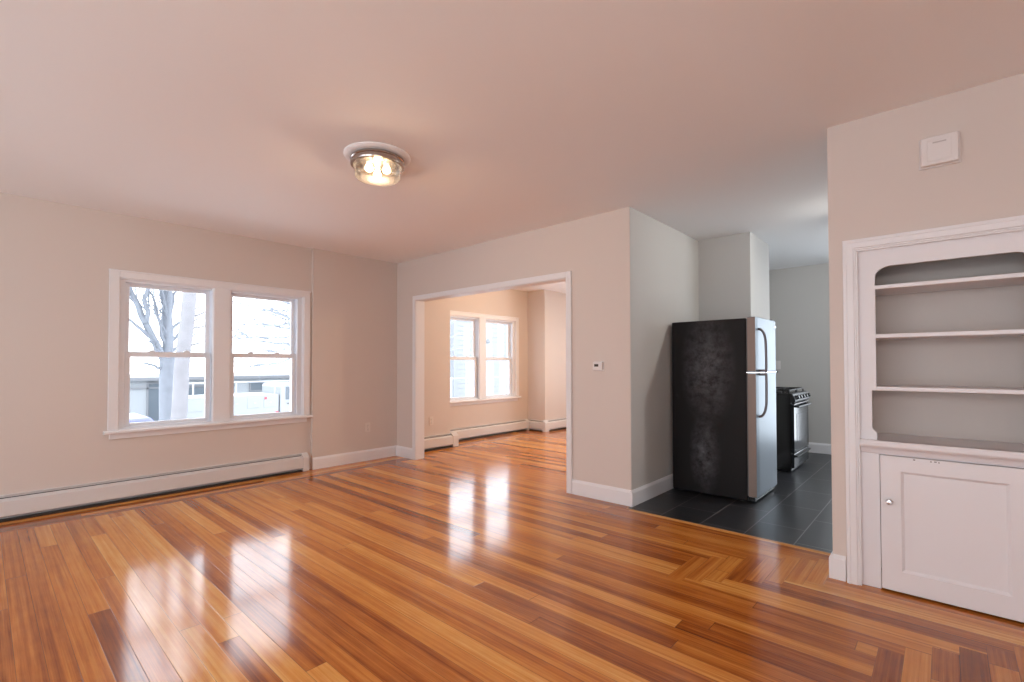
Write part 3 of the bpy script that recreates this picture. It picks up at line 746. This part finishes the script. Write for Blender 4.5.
def tree_a():                       # trunk that forks behind the left sash
    mb = MB(); X = -11.0
    tr = branch(mb, (X, 2.40, ZG-.1), (X, 2.38, 1.35), .17, .125, .015, 8, 14)
    up = branch(mb, (X, 2.38, 1.30), (X-.1, 2.42, 4.6), .095, .06, .02, 8, 12)
    l1 = branch(mb, (X, 2.36, 1.18), (X+.1, 2.02, 1.95), .072, .055, .05, 5, 10)
    l2 = branch(mb, l1[-1], (X+.1, 1.70, 2.75), .058, .035, .06, 5, 8)
    l3 = branch(mb, l1[-1], (X+.3, 1.98, 2.95), .045, .022, .10, 5, 8)
    l4 = branch(mb, l1[3], (X+.2, 1.72, 2.05), .04, .02, .08, 5, 7)
    l5 = branch(mb, l4[-1], (X+.1, 1.60, 3.3), .024, .012, .08, 5, 6)
    for z, y, ze in ((1.62, 2.12, 2.30), (1.9, 1.95, 2.85), (2.3, 2.1, 3.2), (1.45, 2.05, 1.62), (2.15, 2.2, 2.75)):
        b = branch(mb, (X, 2.37, z-.15), (X+.2, y, ze), .035, .014, .08, 6, 7); sub(mb, b, 3, .55, .012)
    for z, y, ze in ((1.40, 2.95, 1.85), (1.62, 2.95, 2.15), (1.85, 3.1, 2.5), (2.2, 2.7, 3.2)):
        b = branch(mb, (X, 2.42, z), (X-.2, y, ze), .03, .010, .08, 6, 7); sub(mb, b, 2, .4, .009)
    b = branch(mb, (X, 2.36, 1.10), (X+.2, 1.95, 1.22), .032, .016, .16, 6, 7)
    for q in (l2, l3, l5, up): sub(mb, q, 6, .8, .016)
    o = mb.build('bare_tree', M['bark'], smooth=True); tag(o, 'grey bare tree with a forked trunk and many branches outside the left sash', 'tree', 'bare trees outside')
def tree_b():                       # paler leaning trunk
    mb = MB(); X = -10.0
    branch(mb, (X, 2.25, ZG-.1), (X, 2.375, 1.15), .125, .12, .012, 8, 14)
    t2 = branch(mb, (X, 2.372, 1.10), (X, 2.62, 4.4), .118, .10, .015, 8, 14)
    for z, y, ze in ((1.5, 2.75, 1.62), (1.95, 2.85, 2.25), (1.8, 2.9, 1.95), (2.4, 2.0, 3.1)):
        b = branch(mb, (X, 2.45, z), (X-.1, y, ze), .024, .010, .08, 6, 7); sub(mb, b, 2, .35, .008)
    o = mb.build('bare_tree', M['bark_light'], smooth=True); tag(o, 'pale leaning tree trunk outside, right of the forked grey tree', 'tree', 'bare trees outside')
def tree_c():                       # thin boughs reaching across the right sash
    mb = MB(); X = -13.0
    branch(mb, (X, 7.4, ZG-.1), (X, 7.2, 4.6), .20, .10, .02, 8, 12)
    for z, y, ze in ((1.9, 4.2, 2.25), (2.4, 4.3, 3.1), (2.2, 4.0, 1.75), (3.0, 4.4, 3.35), (1.5, 4.3, 1.15), (1.7, 4.6, 1.55), (2.9, 4.5, 2.5), (2.0, 4.3, 2.7), (1.6, 4.0, 1.9), (2.6, 4.4, 2.1)):
        b = branch(mb, (X, 7.2, z), (X, y, ze), .05, .014, .06, 9, 6); sub(mb, b, 12, .9, .016, .3)
    o = mb.build('bare_tree', M['twig'], smooth=True); tag(o, 'thin twiggy tree boughs reaching across the sky in the right sash', 'tree', 'bare trees outside')
def tree_d():
    mb = MB(); X = -12.0
    branch(mb, (X, 9.6, ZG-.1), (X, 9.4, 5), .14, .09, .02, 8, 12)
    for z, y, ze in ((1.9, 12.3, 2.6), (2.3, 12.0, 3.1), (1.5, 11.6, 1.9)):
        b = branch(mb, (X, 9.5, z), (X, y, ze), .022, .007, .05, 9, 6); sub(mb, b, 6, .8, .008)
    o = mb.build('bare_tree', M['twig'], smooth=True); tag(o, 'twiggy bare tree outside the bay window of the far room', 'tree', 'bare trees outside')
tree_a(); tree_b(); tree_c(); tree_d()

def shop():                         # low white building across the street
    X = -26.0; t = empty('low_building', (X, 8, ZG)); tag(t, 'low white flat-roofed building across the street behind the trees', 'building')
    tf = lambda x, y, z: (x - X, y - 8, z - ZG)
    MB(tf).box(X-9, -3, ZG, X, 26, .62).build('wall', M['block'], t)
    MB(tf).box(X-9.2, -3.2, .50, X+.25, 26.2, .64).build('roof_edge', M['rooftrim'], t)
    for y0, y1, z0, z1 in ((4.88, 5.75, -1.45, .42), (6.25, 7.15, -.28, .24), (9.05, 9.72, -.15, .34), (11.0, 12.4, -.1, .34), (13.4, 14.8, -.1, .34)):
        f = MB(tf).frame(y0, z0, y1, z1, .06, -.01, .06); 
        for v in f.bm.verts: v.co = (X + v.co.y, v.co.x, v.co.z)
        fo = f.build('window', M['rooftrim'], t)
        MB(tf).box(X-.0, y0+.06, z0+.06, X+.03, y1-.06, z1-.06).build('pane', M['farglass'], fo)
    MB(tf).box(X, 4.0, .14, X+.06, 8.4, .20).build('wall_band', M['rooftrim'], t)
shop()

def wheel(mbp, c, r, w, parent):
    o = MB(mbp).lathe([(r*.55, -w/2), (r*.95, -w/2), (r, -w*.3), (r, w*.3), (r*.95, w/2), (r*.55, w/2)], c, 28, 'x').build('wheel', M['rubber'], parent, smooth=True)
    MB(mbp).lathe([(.0, -w*.4), (r*.6, -w*.42), (r*.6, w*.42), (.0, w*.4)], c, 20, 'x').build('hub', M['galv'], o, smooth=True)
def utility_truck():                # side on to the window, service boxes left, cab right
    X = -17.0; y0 = 5.25
    t = empty('utility_truck', (X, y0, ZG)); tag(t, 'white utility truck parked across the street, seen in the right sash', 'truck')
    tf = lambda x, y, z: (x - X, y - y0, z - ZG)
    mb = MB(tf); zb = -.95
    pts = [(y0-1.2, zb), (y0+.14, zb)] + [(y0+.55+.42*math.cos(R(a)), zb-.05+.42*math.sin(R(a))) for a in range(170, 5, -15)] + [(y0+.99, zb), (y0+1.62, zb), (y0+1.62, .18), (y0-1.2, .18)]
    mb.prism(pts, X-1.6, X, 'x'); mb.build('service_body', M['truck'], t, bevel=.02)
    for a in (-1.1, .56, 1.08): MB(tf).box(X-.005, y0+a+.05, -.25, X+.012, y0+a+.44, .10).build('locker_door', M['truck'], t, bevel=.01)
    for a in (.25, .80, 1.30): MB(tf).box(X+.01, y0+a, -.10, X+.03, y0+a+.08, -.06).build('latch', M['galv'], t)
    cab = MB(tf).prism([(y0+1.66, zb), (y0+4.3, zb), (y0+4.3, -.15), (y0+3.2, -.05), (y0+2.75, .50), (y0+1.75, .52), (y0+1.66, .45)], X-1.6, X, 'x').build('cab', M['truck'], t, bevel=.03)
    MB(tf).prism([(y0+1.85, -.02), (y0+3.0, -.02), (y0+2.68, .42), (y0+1.85, .42)], X, X+.012, 'x').build('side_window', M['farglass'], cab)
    MB(tf).box(X-.01, y0+1.68, -.62, X+.02, y0+2.75, -.45).build('running_board', M['rooftrim'], cab)
    MB(tf).box(X, y0+1.9, -.18, X+.03, y0+2.05, -.14).build('door_handle', M['gasket'], cab)
    mb = MB(tf)
    for a in (-.9, .3, 1.5): mb.tube([(X-.05, y0+a, .18), (X-.05, y0+a, .62)], .025, 8)
    mb.tube([(X-.05, y0-1.1, .62), (X-.05, y0+2.6, .62)], .025, 8); mb.build('ladder_rack', M['galv'], t)
    for y in (y0+.55, y0+3.5): wheel(tf, (X-.15, y, ZG+.43), .42, .26, t)
    for y in (y0+.55, y0+3.5): wheel(tf, (X-1.45, y, ZG+.43), .42, .26, t)
    MB(tf).box(X, y0+1.52, -.52, X+.03, y0+1.60, -.40).build('marker_lamp', M['redlens'], t)
    MB(tf).box(X, y0+1.15, .02, X+.03, y0+1.22, .10).build('marker_lamp', M['redlens'], t)
utility_truck()
def car(y0, X, m, label, zt=0.0):
    t = empty('parked_car', (X, y0, ZG)); tag(t, label, 'car', None)
    tf = lambda x, y, z: (x - X, y - y0, z - ZG)
    g = ZG
    body = [(y0, g+.32), (y0, g+.75), (y0+.12, g+.92), (y0+1.05, g+1.00), (y0+1.55, g+1.45+zt), (y0+2.9, g+1.48+zt), (y0+3.6, g+1.02), (y0+4.2, g+.95), (y0+4.3, g+.75), (y0+4.3, g+.32)]
    b = MB(tf).prism(body, X-1.7, X, 'x').build('car_body', m, t, bevel=.05, seg=3)
    MB(tf).prism([(y0+1.25, g+1.03), (y0+1.68, g+1.38+zt), (y0+2.82, g+1.40+zt), (y0+3.35, g+1.03)], X-.02, X+.01, 'x').build('side_window', M['farglass'], b)
    for y in (y0+.85, y0+3.4):
        for x in (X-.1, X-1.6): wheel(tf, (x, y, g+.32), .32, .2, t)
    MB(tf).box(X-.02, y0+4.2, g+.70, X+.012, y0+4.31, g+.84).build('head_lamp', M['galv'], b)
car(-0.1, -14.5, M['blue'], 'tall blue car parked at the left edge of the left sash', .42)
car(4.35-3.1+3.0, -21.5, M['greyv'], 'dark grey car parked to the right of the tree trunks', .15)

def neighbour():
    X = -15.0; t = empty('neighbour_house', (X, 15, ZG)); tag(t, 'white sided neighbouring house filling the bay window view', 'house')
    tf = lambda x, y, z: (x - X, y - 15, z - ZG)
    mb = MB(tf)
    for i in range(30):             # clapboards
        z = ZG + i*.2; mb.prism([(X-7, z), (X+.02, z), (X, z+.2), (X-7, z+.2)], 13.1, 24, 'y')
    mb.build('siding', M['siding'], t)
    MB(tf).box(X-.0, 13.0, ZG, X+.06, 13.16, 4.0).build('corner_board', M['siding'], t)
    l = MB(tf).lathe([(.0, 0), (.10, 0), (.10, .06), (.06, .16), (.0, .18)], (X, 15.0, 2.2), 16, 'x').build('wall_lamp', M['rooftrim'], t)
neighbour()
def fence():
    X = -13.6; t = empty('pipe_fence', (X, 13, ZG)); tag(t, 'thin metal pipe fence outside the bay window', 'fence')
    tf = lambda x, y, z: (x - X, y - 13, z - ZG)
    MB(tf).tube([(X, 10.0, .66), (X, 14.6, .66)], .02, 8).build('top_rail', M['galv'], t)
    for y in (10.2, 11.7, 13.15, 14.6): MB(tf).tube([(X, y, ZG), (X, y, .72)], .03, 8).build('post', M['galv'], t)
fence()
